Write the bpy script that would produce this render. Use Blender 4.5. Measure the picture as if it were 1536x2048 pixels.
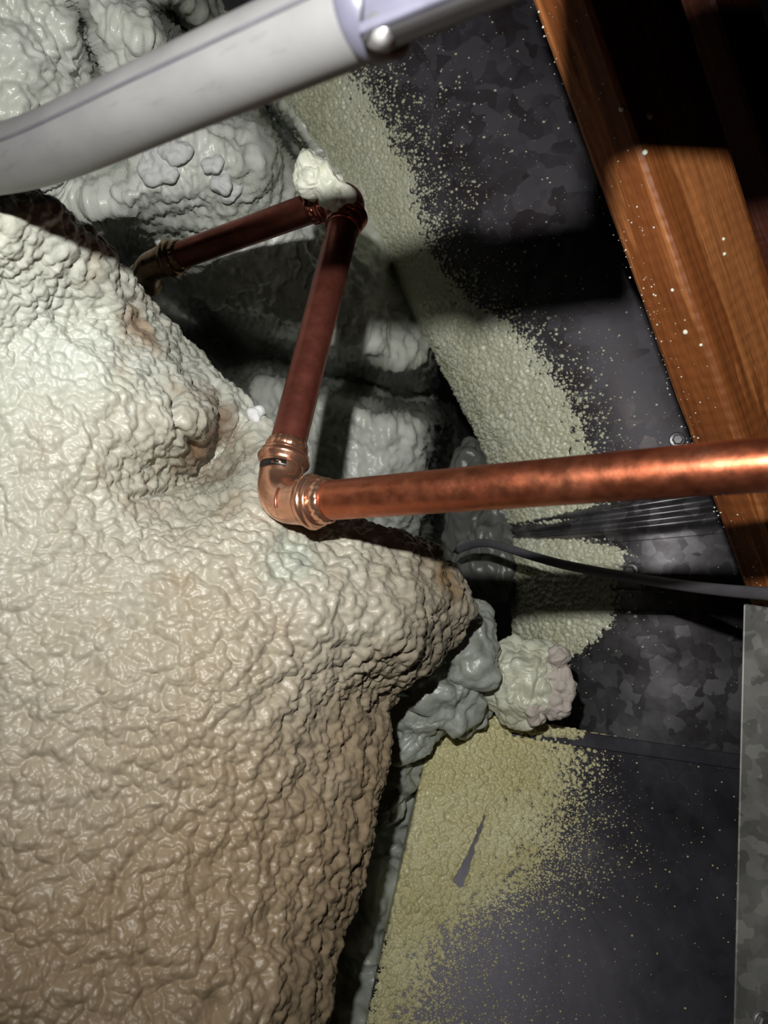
import bpy, math, random
import numpy as np
from mathutils import Vector, Matrix

for o in list(bpy.data.objects):
    bpy.data.objects.remove(o)
scn = bpy.context.scene
COL = scn.collection
random.seed(7)
RNG = np.random.default_rng(11)

# ------------------------------------------------------------------ camera, light, exposure
W, H, F = 1536, 2048, 1540.0
CAMZ = 1.0
cam_d = bpy.data.cameras.new('camera')
cam = bpy.data.objects.new('camera', cam_d)
COL.objects.link(cam)
cam.location = (0, 0, CAMZ)
cam.rotation_euler = (math.pi / 2, 0, 0)
cam_d.sensor_fit = 'VERTICAL'
cam_d.sensor_height = 36.0
cam_d.sensor_width = 27.0
cam_d.lens = 36.0 * F / H
cam_d.clip_start = 0.01
cam_d.dof.use_dof = True
cam_d.dof.focus_distance = 0.56
cam_d.dof.aperture_fstop = 11.0
scn.camera = cam

world = bpy.data.worlds.new('world')
scn.world = world
world.use_nodes = True
world.node_tree.nodes['Background'].inputs[0].default_value = (0.75, 0.8, 0.85, 1)
world.node_tree.nodes['Background'].inputs[1].default_value = 0.002

# the work lamp held above and a little to the left of the lens
LAMP = Vector((-0.038, -0.02, CAMZ + 0.098))
lamp_d = bpy.data.lights.new('work_lamp', 'SPOT')
lamp_d.energy = 14.5
lamp_d.color = (1.0, 0.985, 0.93)
lamp_d.shadow_soft_size = 0.006
lamp_d.spot_size = math.radians(128)
lamp_d.spot_blend = 1.0
lamp = bpy.data.objects.new('work_lamp', lamp_d)
COL.objects.link(lamp)
lamp.location = LAMP
_aim = Vector((0.02, 0.8, CAMZ + 0.16)) - LAMP
lamp.rotation_euler = _aim.to_track_quat('-Z', 'Y').to_euler()

vs = scn.view_settings
vs.view_transform = 'Standard'
vs.look = 'None'
vs.gamma = 1.0
vs.use_curve_mapping = False
vs.exposure = 0.0


# ------------------------------------------------------------------ helpers
def at(px, py, d):
    """point at depth d (metres along the view axis) that the photograph shows at pixel px, py"""
    return Vector(((px - W / 2) / F * d, d, CAMZ - (py - H / 2) / F * d))


def atn(px, py, d):
    return np.stack([(px - W / 2) / F * d, d, CAMZ - (py - H / 2) / F * d], -1)


def topx(P):
    d = np.maximum(P[..., 1], 1e-4)
    return P[..., 0] / d * F + W / 2, H / 2 - (P[..., 2] - CAMZ) / d * F


def _hash(ix, iy, iz, seed):
    h = (ix.astype(np.int64) * 374761393 + iy.astype(np.int64) * 668265263 +
         iz.astype(np.int64) * 2147483647 + seed * 1274126177) & 0xFFFFFFFF
    h = ((h ^ (h >> 13)) * 1274126177) & 0xFFFFFFFF
    h = ((h ^ (h >> 16)) * 2246822519) & 0xFFFFFFFF
    return (h ^ (h >> 15)) & 0xFFFFFFFF


def perlin(P, seed=0):
    P = np.asarray(P, float)
    I = np.floor(P).astype(np.int64)
    Fr = P - I
    U = Fr * Fr * Fr * (Fr * (Fr * 6 - 15) + 10)
    out = np.zeros(P.shape[:-1])
    for dx in (0, 1):
        for dy in (0, 1):
            for dz in (0, 1):
                h = _hash(I[..., 0] + dx, I[..., 1] + dy, I[..., 2] + dz, seed)
                gx = ((h & 1023) / 511.5 - 1)
                gy = (((h >> 10) & 1023) / 511.5 - 1)
                gz = (((h >> 20) & 1023) / 511.5 - 1)
                v = gx * (Fr[..., 0] - dx) + gy * (Fr[..., 1] - dy) + gz * (Fr[..., 2] - dz)
                w = (U[..., 0] if dx else 1 - U[..., 0]) * (U[..., 1] if dy else 1 - U[..., 1]) * \
                    (U[..., 2] if dz else 1 - U[..., 2])
                out += w * v
    return out


def worley(P, seed=0):
    P = np.asarray(P, float)
    I = np.floor(P).astype(np.int64)
    f1 = np.full(P.shape[:-1], 9.0)
    for dx in (-1, 0, 1):
        for dy in (-1, 0, 1):
            for dz in (-1, 0, 1):
                cx, cy, cz = I[..., 0] + dx, I[..., 1] + dy, I[..., 2] + dz
                h = _hash(cx, cy, cz, seed)
                d = (cx + (h & 1023) / 1023.0 - P[..., 0]) ** 2 + \
                    (cy + ((h >> 10) & 1023) / 1023.0 - P[..., 1]) ** 2 + \
                    (cz + ((h >> 20) & 1023) / 1023.0 - P[..., 2]) ** 2
                np.minimum(f1, d, out=f1)
    return np.sqrt(f1)


def rbf(pts, c=70.0, smooth=1e-6):
    A = np.array(pts, float)
    X, V = A[:, :2], A[:, 2]
    m = V.mean()
    D = np.sqrt(((X[:, None] - X[None]) ** 2).sum(-1) + c * c)
    wt = np.linalg.solve(D + smooth * np.eye(len(X)), V - m)

    def f(px, py):
        out = np.full(np.shape(px), m)
        for (x, y), w in zip(X, wt):
            out = out + w * np.sqrt((px - x) ** 2 + (py - y) ** 2 + c * c)
        return out
    return f


def polyline(pts, n):
    """resample by arc length"""
    A = np.array(pts, float)
    s = np.concatenate([[0], np.cumsum(np.linalg.norm(np.diff(A, axis=0), axis=1))])
    t = np.linspace(0, s[-1], n)
    return np.stack([np.interp(t, s, A[:, k]) for k in range(A.shape[1])], -1)


def smooth_line(A, k):
    for _ in range(k):
        B = A.copy()
        B[1:-1] = (A[:-2] + 2 * A[1:-1] + A[2:]) / 4
        A = B
    return A


def link_mesh(name, verts, faces, mat, parent=None, smooth=True, origin=None):
    V = np.asarray(verts, float)
    if origin is not None:
        V = V - np.array(origin)
    me = bpy.data.meshes.new(name)
    if isinstance(faces, np.ndarray):
        k = faces.shape[1]
        me.vertices.add(len(V))
        me.vertices.foreach_set('co', V.astype(np.float32).ravel())
        me.loops.add(faces.size)
        me.loops.foreach_set('vertex_index', faces.astype(np.int32).ravel())
        me.polygons.add(len(faces))
        me.polygons.foreach_set('loop_start', np.arange(0, faces.size, k, dtype=np.int32))
        me.polygons.foreach_set('loop_total', np.full(len(faces), k, np.int32))
        me.update(calc_edges=True)
        me.validate()
    else:
        me.from_pydata([tuple(v) for v in V], [], faces)
        me.update()
    if smooth:
        me.polygons.foreach_set('use_smooth', np.ones(len(me.polygons), bool))
    if mat is not None:
        me.materials.append(mat)
    o = bpy.data.objects.new(name, me)
    COL.objects.link(o)
    if origin is not None:
        o.location = origin
    if parent is not None:
        o.parent = parent
        if origin is None:
            o.location = Vector((0, 0, 0)) - Vector(parent.get('_o', (0, 0, 0)))
        else:
            o.location = Vector(origin) - Vector(parent.get('_o', (0, 0, 0)))
    else:
        o['_o'] = tuple(origin) if origin is not None else (0.0, 0.0, 0.0)
    if parent is not None:
        # world position of this child's origin, for its own children
        o['_o'] = tuple(origin) if origin is not None else (0.0, 0.0, 0.0)
    return o


def thing(name, loc, label, cat, group=None):
    o = bpy.data.objects.new(name, None)
    o.empty_display_size = 0.02
    COL.objects.link(o)
    o.location = loc
    o['_o'] = tuple(loc)
    return tag(o, label, cat, group)


def tag(o, label=None, cat=None, group=None, kind=None):
    if label: o['label'] = label
    if cat: o['category'] = cat
    if group: o['group'] = group
    if kind: o['kind'] = kind
    return o


def grid_faces(nr, nc, closed=False):
    r, c = np.meshgrid(np.arange(nr - 1), np.arange(nc if closed else nc - 1), indexing='ij')
    a = r * nc + c
    b = r * nc + (c + 1) % nc
    return np.stack([a, b, b + nc, a + nc], -1).reshape(-1, 4)


def grid_normals(P, closed=False):
    du = np.gradient(P, axis=0)
    if closed:
        dv = (np.roll(P, -1, 1) - np.roll(P, 1, 1)) / 2
    else:
        dv = np.gradient(P, axis=1)
    N = np.cross(du, dv)
    N /= np.maximum(np.linalg.norm(N, axis=-1, keepdims=True), 1e-12)
    return N


def frames(path):
    """tangent and two transported normals along a polyline"""
    A = np.asarray(path, float)
    T = np.gradient(A, axis=0)
    T /= np.linalg.norm(T, axis=1, keepdims=True)
    ref = np.array([0, 0, 1.0])
    if abs(T[0] @ ref) > .9:
        ref = np.array([0, 1.0, 0])
    n = np.cross(ref, T[0]); n /= np.linalg.norm(n)
    Ns = [n]
    for i in range(1, len(A)):
        n = Ns[-1] - T[i] * (Ns[-1] @ T[i])
        n /= np.linalg.norm(n)
        Ns.append(n)
    Ns = np.array(Ns)
    B = np.cross(T, Ns)
    return A, T, Ns, B


def sweep(path, radii, nseg=40, squash=(1, 1), caps=True, shape=None):
    """verts, faces of a tube along a path with a radius per point; shape(i, theta) scales the radius"""
    A, T, N, B = frames(path)
    r = np.broadcast_to(np.asarray(radii, float), (len(A),))
    th = np.linspace(0, 2 * np.pi, nseg, endpoint=False)
    R = r[:, None] * np.ones(nseg)[None]
    if shape is not None:
        R = R * shape(np.arange(len(A))[:, None], th[None])
    P = A[:, None] + (R * np.cos(th))[..., None] * N[:, None] * squash[0] + (R * np.sin(th))[..., None] * B[:, None] * squash[1]
    V = P.reshape(-1, 3)
    Fq = [tuple(f) for f in grid_faces(len(A), nseg, True)[:, ::-1]]
    if caps:
        Fq.append(tuple(range(nseg)))
        k = (len(A) - 1) * nseg
        Fq.append(tuple(range(k + nseg - 1, k - 1, -1)))
    return V, Fq


def box_pts(c, ax, ay, az):
    """8 corners from a centre and three half-axis vectors"""
    c = Vector(c)
    return [c + sx * ax + sy * ay + sz * az for sx in (-1, 1) for sy in (-1, 1) for sz in (-1, 1)]


BOX_F = [(0, 1, 3, 2), (4, 6, 7, 5), (0, 4, 5, 1), (2, 3, 7, 6), (0, 2, 6, 4), (1, 5, 7, 3)]


def bevel_box(name, c, ax, ay, az, mat, parent=None, bevel=.001, segs=2):
    o = link_mesh(name, [tuple(v) for v in box_pts(c, Vector(ax), Vector(ay), Vector(az))], BOX_F, mat, parent, smooth=False)
    import bmesh
    bm = bmesh.new(); bm.from_mesh(o.data)
    bmesh.ops.recalc_face_normals(bm, faces=bm.faces)
    bmesh.ops.bevel(bm, geom=list(bm.edges), offset=bevel, segments=segs, affect='EDGES', profile=.5)
    bm.to_mesh(o.data); bm.free()
    return o


# ------------------------------------------------------------------ materials
def new_mat(name):
    m = bpy.data.materials.new(name)
    m.use_nodes = True
    nt = m.node_tree
    return m, nt, nt.nodes['Principled BSDF']


def N_(nt, t, **kw):
    n = nt.nodes.new(t)
    for k, v in kw.items():
        if k.startswith('i_'):
            n.inputs[k[2:].replace('_', ' ')].default_value = v
        else:
            setattr(n, k, v)
    return n


def ramp(nt, src, stops, interp='LINEAR'):
    r = nt.nodes.new('ShaderNodeValToRGB')
    r.color_ramp.interpolation = interp
    el = r.color_ramp.elements
    while len(el) < len(stops):
        el.new(.5)
    for e, (p, c) in zip(el, stops):
        e.position = p
        e.color = (*c, 1) if len(c) == 3 else c
    nt.links.new(src, r.inputs['Fac'])
    return r.outputs['Color']


def noise(nt, vec, scale, detail=3, rough=.5, dist=0):
    n = N_(nt, 'ShaderNodeTexNoise')
    n.inputs['Scale'].default_value = scale
    n.inputs['Detail'].default_value = detail
    n.inputs['Roughness'].default_value = rough
    n.inputs['Distortion'].default_value = dist
    if vec is not None:
        nt.links.new(vec, n.inputs['Vector'])
    return n.outputs['Fac']


def mix(nt, fac, a, b, mode='MIX'):
    m = N_(nt, 'ShaderNodeMix', data_type='RGBA', blend_type=mode)
    for s, v in (('Factor', fac), ('A', a), ('B', b)):
        sock = m.inputs[0] if s == 'Factor' else m.inputs[6] if s == 'A' else m.inputs[7]
        if hasattr(v, 'node'):
            nt.links.new(v, sock)
        else:
            sock.default_value = v if s == 'Factor' else (*v, 1)
    return m.outputs[2]


def obj_coord(nt):
    return N_(nt, 'ShaderNodeTexCoord').outputs['Object']


def scaled(nt, vec, s):
    m = N_(nt, 'ShaderNodeMapping')
    m.inputs['Scale'].default_value = s
    nt.links.new(vec, m.inputs['Vector'])
    return m.outputs['Vector']


def bump(nt, height, strength, dist, b):
    n = N_(nt, 'ShaderNodeBump')
    n.inputs['Strength'].default_value = strength
    n.inputs['Distance'].default_value = dist
    nt.links.new(height, n.inputs['Height'])
    nt.links.new(n.outputs['Normal'], b.inputs['Normal'])
    return n


def foam_mat(name, c1, c2, c3, scale=14, rough=.36, fine=420, gradient=None, spec=.5, stains=()):
    """sprayed foam skin: two tints of cream in broad patches with aged spots, glossy"""
    m, nt, b = new_mat(name)
    v = obj_coord(nt)
    n1 = noise(nt, v, scale, 4, .6)
    col = ramp(nt, n1, [(.38, c1), (.62, c2)])
    n2 = noise(nt, v, scale * 2.3, 5, .65, .4)
    f2 = ramp(nt, n2, [(.56, (0, 0, 0)), (.72, (.75, .75, .75))])
    col = mix(nt, f2, col, c3)
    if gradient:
        # lamp falloff painted into the colour: darker tan lower down, with an uneven border
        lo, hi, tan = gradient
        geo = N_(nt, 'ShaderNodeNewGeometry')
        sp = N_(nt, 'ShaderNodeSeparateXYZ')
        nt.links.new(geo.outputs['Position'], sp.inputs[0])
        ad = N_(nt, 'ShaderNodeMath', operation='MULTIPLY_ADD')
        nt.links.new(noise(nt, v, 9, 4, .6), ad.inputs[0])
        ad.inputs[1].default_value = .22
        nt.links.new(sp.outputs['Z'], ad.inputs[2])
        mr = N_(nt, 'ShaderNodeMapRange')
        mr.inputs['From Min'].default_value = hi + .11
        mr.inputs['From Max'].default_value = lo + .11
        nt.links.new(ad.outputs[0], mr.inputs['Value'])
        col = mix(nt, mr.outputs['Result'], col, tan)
    for (c, rad, tint) in stains:
        geo = N_(nt, 'ShaderNodeNewGeometry')
        ds = N_(nt, 'ShaderNodeVectorMath', operation='DISTANCE')
        nt.links.new(geo.outputs['Position'], ds.inputs[0]); ds.inputs[1].default_value = c
        ad = N_(nt, 'ShaderNodeMath', operation='MULTIPLY_ADD')
        nt.links.new(noise(nt, v, 38, 5, .65), ad.inputs[0]); ad.inputs[1].default_value = rad * 1.8
        nt.links.new(ds.outputs['Value'], ad.inputs[2])
        mr = N_(nt, 'ShaderNodeMapRange', interpolation_type='SMOOTHSTEP')
        mr.inputs['From Min'].default_value = rad * 2.1; mr.inputs['From Max'].default_value = rad * 1.1
        mr.inputs['To Max'].default_value = .95
        nt.links.new(ad.outputs[0], mr.inputs['Value'])
        col = mix(nt, mr.outputs['Result'], col, tint)
    nt.links.new(col, b.inputs['Base Color'])
    b.inputs['Roughness'].default_value = rough
    b.inputs['Specular IOR Level'].default_value = spec
    h = noise(nt, v, fine, 3, .55)
    bump(nt, h, .35, .0012, b)
    return m


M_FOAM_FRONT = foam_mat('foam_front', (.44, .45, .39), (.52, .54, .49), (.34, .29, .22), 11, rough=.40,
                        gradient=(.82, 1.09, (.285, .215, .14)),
                        stains=[(tuple(at(405, 880, .51)), .036, (.17, .10, .055)), (tuple(at(290, 650, .47)), .022, (.30, .22, .15)),
                                (tuple(at(880, 1150, .54)), .026, (.22, .15, .08)), (tuple(at(560, 1130, .45)), .030, (.36, .39, .34))])
M_FOAM_BACK = foam_mat('foam_back', (.64, .67, .60), (.74, .76, .72), (.58, .62, .55), 12, rough=.25)
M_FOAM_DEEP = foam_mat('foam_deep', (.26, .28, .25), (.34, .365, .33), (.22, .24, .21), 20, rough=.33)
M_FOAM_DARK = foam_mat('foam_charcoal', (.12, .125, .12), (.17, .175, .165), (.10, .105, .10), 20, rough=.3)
M_FOAM_DUCT = foam_mat('foam_duct', (.62, .63, .47), (.70, .71, .58), (.56, .55, .36), 16, rough=.27)
M_FOAM_BOX = foam_mat('foam_box', (.53, .49, .27), (.61, .58, .37), (.52, .45, .19), 18, rough=.25, fine=600)
M_FOAM_LUMP = foam_mat('foam_lump', (.50, .51, .40), (.60, .61, .51), (.48, .45, .33), 30, rough=.33)
M_FOAM_PALE = foam_mat('foam_pale', (.66, .68, .57), (.76, .78, .68), (.62, .61, .43), 40, rough=.5)
M_TORN = foam_mat('foam_torn', (.46, .41, .37), (.54, .49, .46), (.42, .34, .28), 60, rough=.8, spec=.2)
M_SKIN = foam_mat('foam_skin', (.62, .63, .64), (.72, .73, .74), (.58, .60, .56), 60, rough=.7, spec=.3)


def copper_mat(name, a, b_, c, rough, metal=1.0, streak=None):
    m, nt, b = new_mat(name)
    v = obj_coord(nt)
    n1 = noise(nt, v, 45, 6, .65)
    col = ramp(nt, n1, [(.30, a), (.52, b_), (.74, c)])
    nt.links.new(col, b.inputs['Base Color'])
    b.inputs['Metallic'].default_value = metal
    r = ramp(nt, noise(nt, v, 120, 4, .6), [(.3, (rough - .08,) * 3), (.7, (rough + .1,) * 3)])
    nt.links.new(r, b.inputs['Roughness'])
    bump(nt, noise(nt, v, 300, 3, .5), .12, .0006, b)
    return m


M_COPPER = copper_mat('copper', (.42, .115, .055), (.54, .165, .085), (.66, .24, .135), .35, .95)
M_COPPER_DARK = copper_mat('copper_aged', (.20, .058, .040), (.28, .085, .060), (.37, .12, .085), .36, .80)
M_COPPER_FIT = copper_mat('copper_fitting', (.70, .33, .21), (.80, .42, .28), (.88, .52, .37), .22, .92)
M_COPPER_FITD = copper_mat('copper_fitting_dark', (.36, .10, .07), (.46, .15, .11), (.55, .20, .15), .25, .85)
M_BRASS = copper_mat('bronze_fitting', (.24, .15, .09), (.34, .22, .14), (.46, .32, .20), .27, .85)


def galv_mat(name, dark, mid, light, scale=60, rough=.42, metal=.75, contrast=1.0):
    """zinc coated sheet with crystalline spangle and cloudy tarnish"""
    m, nt, b = new_mat(name)
    v = obj_coord(nt)
    vo = N_(nt, 'ShaderNodeTexVoronoi')
    vo.inputs['Scale'].default_value = scale
    nv = N_(nt, 'ShaderNodeTexNoise'); nv.inputs['Scale'].default_value = scale * .6
    nt.links.new(v, nv.inputs['Vector'])
    vv = mix(nt, .03, v, nv.outputs['Color'])
    nt.links.new(vv, vo.inputs['Vector'])
    bw = N_(nt, 'ShaderNodeRGBToBW'); nt.links.new(vo.outputs['Color'], bw.inputs[0])
    cl = noise(nt, v, 11, 5, .6)
    ad = N_(nt, 'ShaderNodeMath', operation='MULTIPLY_ADD')
    nt.links.new(bw.outputs[0], ad.inputs[0]); ad.inputs[1].default_value = .35 * contrast
    nt.links.new(cl, ad.inputs[2])
    col = ramp(nt, ad.outputs[0], [(.38, dark), (.62, mid), (.92, light)])
    nt.links.new(col, b.inputs['Base Color'])
    b.inputs['Metallic'].default_value = metal
    r = ramp(nt, ad.outputs[0], [(.3, (rough - .1,) * 3), (.9, (rough + .14,) * 3)])
    nt.links.new(r, b.inputs['Roughness'])
    bump(nt, noise(nt, v, 25, 3, .5), .15, .004, b)
    return m


M_DUCT = galv_mat('galvanised_duct', (.042, .030, .034), (.058, .052, .061), (.10, .095, .11), 60, .46, .30, 1.5)
M_COLLAR = galv_mat('galvanised_collar', (.075, .068, .074), (.12, .115, .125), (.26, .255, .27), 75, .33, .72)
M_DUCT.node_tree.nodes['Principled BSDF'].inputs['Specular IOR Level'].default_value = .25
M_BOX = galv_mat('galvanised_plenum', (.045, .043, .052), (.075, .072, .087), (.15, .145, .17), 60, .5, .75, .35)
M_STRIP = galv_mat('galvanised_strip', (.17, .17, .165), (.27, .27, .26), (.44, .44, .42), 110, .5)
M_STEEL = galv_mat('screw_steel', (.14, .13, .145), (.22, .21, .225), (.3, .3, .3), 90, .38, .8)


def plain_mat(name, c, rough, metal=0, var=.15, scale=60, spec=.5):
    m, nt, b = new_mat(name)
    v = obj_coord(nt)
    lo = tuple(x * (1 - var) for x in c); hi = tuple(min(1, x * (1 + var)) for x in c)
    nt.links.new(ramp(nt, noise(nt, v, scale, 5, .6), [(.35, lo), (.65, hi)]), b.inputs['Base Color'])
    b.inputs['Roughness'].default_value = rough
    b.inputs['Metallic'].default_value = metal
    b.inputs['Specular IOR Level'].default_value = spec
    return m


M_BLACK = plain_mat('black_ink', (.012, .011, .011), .35)
M_CABLE = plain_mat('cable_grey', (.085, .082, .095), .5, 0, .12)
M_HOLE = plain_mat('hole_dark', (.01, .01, .01), .9)


def conduit_mat():
    m, nt, b = new_mat('grey_conduit')
    v = obj_coord(nt)
    col = ramp(nt, noise(nt, v, 18, 5, .6), [(.35, (.115, .115, .118)), (.65, (.15, .15, .153))])
    # long scuffs along the pipe
    sc = noise(nt, scaled(nt, v, (9, 9, 70)), 6, 4, .7)
    f = ramp(nt, sc, [(.58, (0, 0, 0)), (.74, (.40, .40, .40))])
    col = mix(nt, f, col, (.06, .06, .063))
    nt.links.new(col, b.inputs['Base Color'])
    b.inputs['Roughness'].default_value = .42
    return m


M_RIM = plain_mat('fitting_rim', (.10, .10, .135), .35)
M_BOXBLACK = plain_mat('fitting_dark', (.020, .019, .020), .5)
M_CONDUIT = conduit_mat()
M_BODY = plain_mat('conduit_body_grey', (.09, .09, .125), .4)


def wood_mat(name, dark, mid, light):
    m, nt, b = new_mat(name)
    v = obj_coord(nt)          # local Z runs along the beam
    g = noise(nt, scaled(nt, v, (46, 30, 3.2)), 1.0, 6, .66, .35)
    col = ramp(nt, g, [(.36, dark), (.46, mid), (.53, mid), (.56, light), (.68, light)])
    streak = noise(nt, scaled(nt, v, (260, 260, 14)), 1.0, 4, .6)
    col = mix(nt, ramp(nt, streak, [(.35, (.55, .55, .55)), (.6, (0, 0, 0))]), col, tuple(x * .55 for x in mid))
    nt.links.new(col, b.inputs['Base Color'])
    b.inputs['Roughness'].default_value = .55
    b.inputs['Specular IOR Level'].default_value = .3
    # saw marks across the grain
    w = N_(nt, 'ShaderNodeTexWave', wave_type='BANDS', bands_direction='Z')
    w.inputs['Scale'].default_value = 40; w.inputs['Distortion'].default_value = 3.0
    w.inputs['Detail'].default_value = 3; w.inputs['Detail Scale'].default_value = 2
    nt.links.new(v, w.inputs['Vector'])
    hm = N_(nt, 'ShaderNodeMath', operation='MULTIPLY_ADD')
    nt.links.new(w.outputs['Fac'], hm.inputs[0]); hm.inputs[1].default_value = .35
    nt.links.new(streak, hm.inputs[2])
    bump(nt, hm.outputs[0], .5, .0015, b)
    return m


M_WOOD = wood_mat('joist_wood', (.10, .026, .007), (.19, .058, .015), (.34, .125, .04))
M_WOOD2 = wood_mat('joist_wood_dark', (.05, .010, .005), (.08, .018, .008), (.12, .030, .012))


# ------------------------------------------------------------------ foam surfaces
def foam_height(P, cell=.0065, amp=.0016, macro=.035, macro_amp=.004, stretch=(1, 1, 1), seed=0, ridge=0.0, warp=.35):
    S = np.array(stretch)
    Q = P * S / cell
    Wp = np.stack([perlin(Q * .45 + 17.3 * k, seed + 31 + k) for k in range(3)], -1)
    Q = Q + Wp * warp * 2
    a = worley(Q, seed)
    h = amp * (1.0 - np.minimum(a, 1.1) ** 2 * 1.35)
    h += amp * .8 * (1.0 - np.minimum(worley(Q * .46 + 5.3, seed + 13), 1.1) ** 2 * 1.3)
    h += amp * .55 * perlin(Q * .5, seed + 3) * 1.6
    h += amp * .42 * (1 - np.minimum(worley(Q * 2.1 + Wp, seed + 9), 1.0) ** 1.6)
    if ridge:
        r = 1 - np.abs(perlin(P * S / (cell * 3.2) + Wp * .6, seed + 5)) * 3.2
        h += ridge * np.maximum(r, -.6)
    h += macro_amp * (perlin(P / macro, seed + 7) * 1.3 + .6 * perlin(P / (macro * .45), seed + 8))
    return h


def face_camera(P, N):
    s = np.einsum('...k,...k->...', N, P - np.array([0, 0, CAMZ])).mean()
    return -N if s > 0 else N


def edged_foam(name, edge, far, dfun, R, step, nrow, mat, kw, skirt=.25, parent=None, hmul=None):
    """a foam mass whose outline runs along edge (pixels), rolls round it with radius R and goes on behind;
    far is the matching line on the other side, out of sight"""
    A = smooth_line(polyline(edge, nrow), 3)
    e0 = np.array(edge, float); f0 = np.array(far, float)
    s = np.concatenate([[0], np.cumsum(np.linalg.norm(np.diff(e0, axis=0), axis=1))])
    t = np.linspace(0, s[-1], nrow)
    B = np.stack([np.interp(t, s, f0[:, k]) for k in range(2)], -1)
    D = B - A
    Ln = np.linalg.norm(D, axis=1)
    D /= Ln[:, None]
    dA = dfun(A[:, 0], A[:, 1])
    nflat = int(Ln.max() / step)
    cols_t, cols_e = [], []
    K = 14
    for k in range(K, 0, -1):            # behind the outline
        q = (k / K) ** 1.3
        cols_t.append(q * skirt * .8 * F / dA)
        cols_e.append(np.full(nrow, R + q * skirt))
    nr = max(8, int(R * 1.57 / (step / F * .45)))
    for k in range(nr):
        ph = k / nr * np.pi / 2
        cols_t.append(np.full(nrow, R * (1 - np.cos(ph))) * F / dA)
        cols_e.append(np.full(nrow, R * (1 - np.sin(ph))))
    t0 = R * F / dA
    for k in range(nflat + 1):
        u = k / nflat
        cols_t.append(t0 + u * (Ln - t0))
        cols_e.append(np.zeros(nrow))
    Tt = np.stack(cols_t, 1); Ee = np.stack(cols_e, 1)
    px = A[:, None, 0] + D[:, None, 0] * Tt
    py = A[:, None, 1] + D[:, None, 1] * Tt
    sk = np.arange(Tt.shape[1]) < K
    dd = dfun(px, py)
    dd[:, :K] = dA[:, None]
    P = atn(px, py, dd + Ee)
    N = grid_normals(P)
    sgn = np.einsum('...k,...k->...', N[:, K + nr:], P[:, K + nr:] - np.array([0, 0, CAMZ])).mean()
    flip = sgn > 0
    if flip: N = -N
    h = foam_height(P, **kw)
    if hmul is not None:
        h = hmul(px, py, h, P)
    P = P + N * h[..., None]
    Fc = grid_faces(*P.shape[:2])
    if flip: Fc = Fc[:, ::-1]
    c = P.reshape(-1, 3)
    org = (float(c[:, 0].mean()), float(c[:, 1].mean()), float(c[:, 2].min()))
    return link_mesh(name, c, Fc, mat, parent, origin=org)


def sheet_foam(name, x0, x1, y0, y1, step, dfun, mat, kw, parent=None, xlo=None, xhi=None, hmul=None):
    ys = np.arange(y0, y1 + .1, step)
    nx = int((x1 - x0) / step)
    u = np.linspace(0, 1, nx)
    lo = np.array([xlo(y) if xlo else x0 for y in ys]); hi = np.array([xhi(y) if xhi else x1 for y in ys])
    px = lo[:, None] + (hi - lo)[:, None] * u[None]
    py = np.broadcast_to(ys[:, None], px.shape)
    P = atn(px, py, dfun(px, py))
    N = grid_normals(P)
    flip = np.einsum('...k,...k->...', N, P - np.array([0, 0, CAMZ])).mean() > 0
    if flip: N = -N
    h = foam_height(P, **kw)
    if hmul is not None:
        h = hmul(px, py, h, P)
    P = P + N * h[..., None]
    Fc = grid_faces(*P.shape[:2])
    if flip: Fc = Fc[:, ::-1]
    c = P.reshape(-1, 3)
    org = (float(c[:, 0].mean()), float(c[:, 1].mean()), float(c[:, 2].min()))
    return link_mesh(name, c, Fc, mat, parent, origin=org)


def blob(name, px, py, d, rx, ry, rz, mat, kw, parent=None, n=90, tilt=0.0, cut=None):
    """a lump of foam: an uneven ellipsoid, rx and ry in pixels, rz in metres"""
    c = np.array(at(px, py, d))
    th = np.linspace(0.02, np.pi - .02, n)
    ph = np.linspace(0, 2 * np.pi, 2 * n, endpoint=False)
    U = np.stack([np.sin(th)[:, None] * np.cos(ph)[None], np.sin(th)[:, None] * np.sin(ph)[None],
                  np.cos(th)[:, None] * np.ones(2 * n)[None]], -1)
    a, b_ = rx * d / F, ry * d / F
    ct, st = math.cos(tilt), math.sin(tilt)
    Q = U * np.array([a, rz, b_])
    Q = np.stack([Q[..., 0] * ct + Q[..., 2] * st, Q[..., 1], -Q[..., 0] * st + Q[..., 2] * ct], -1)
    P = c + Q
    Nn = Q / np.array([a, rz, b_]) ** 2
    Nn = Nn / np.linalg.norm(Nn, axis=-1, keepdims=True)
    h = foam_height(P, **kw)
    P = P + Nn * h[..., None]
    if cut is not None:
        P = cut(P, c)
    V = np.concatenate([P.reshape(-1, 3), P[0].mean(0)[None], P[-1].mean(0)[None]])
    nn = n * 2 * n
    fq = [tuple(f) for f in grid_faces(n, 2 * n, True)[:, ::-1]]
    m2 = 2 * n
    fq += [(nn, k, (k + 1) % m2) for k in range(m2)]
    k0 = (n - 1) * m2
    fq += [(nn + 1, k0 + (k + 1) % m2, k0 + k) for k in range(m2)]
    org = (float(c[0]), float(c[1]), float(V[:, 2].min()))
    return link_mesh(name, V, fq, mat, parent, origin=org)


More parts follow.
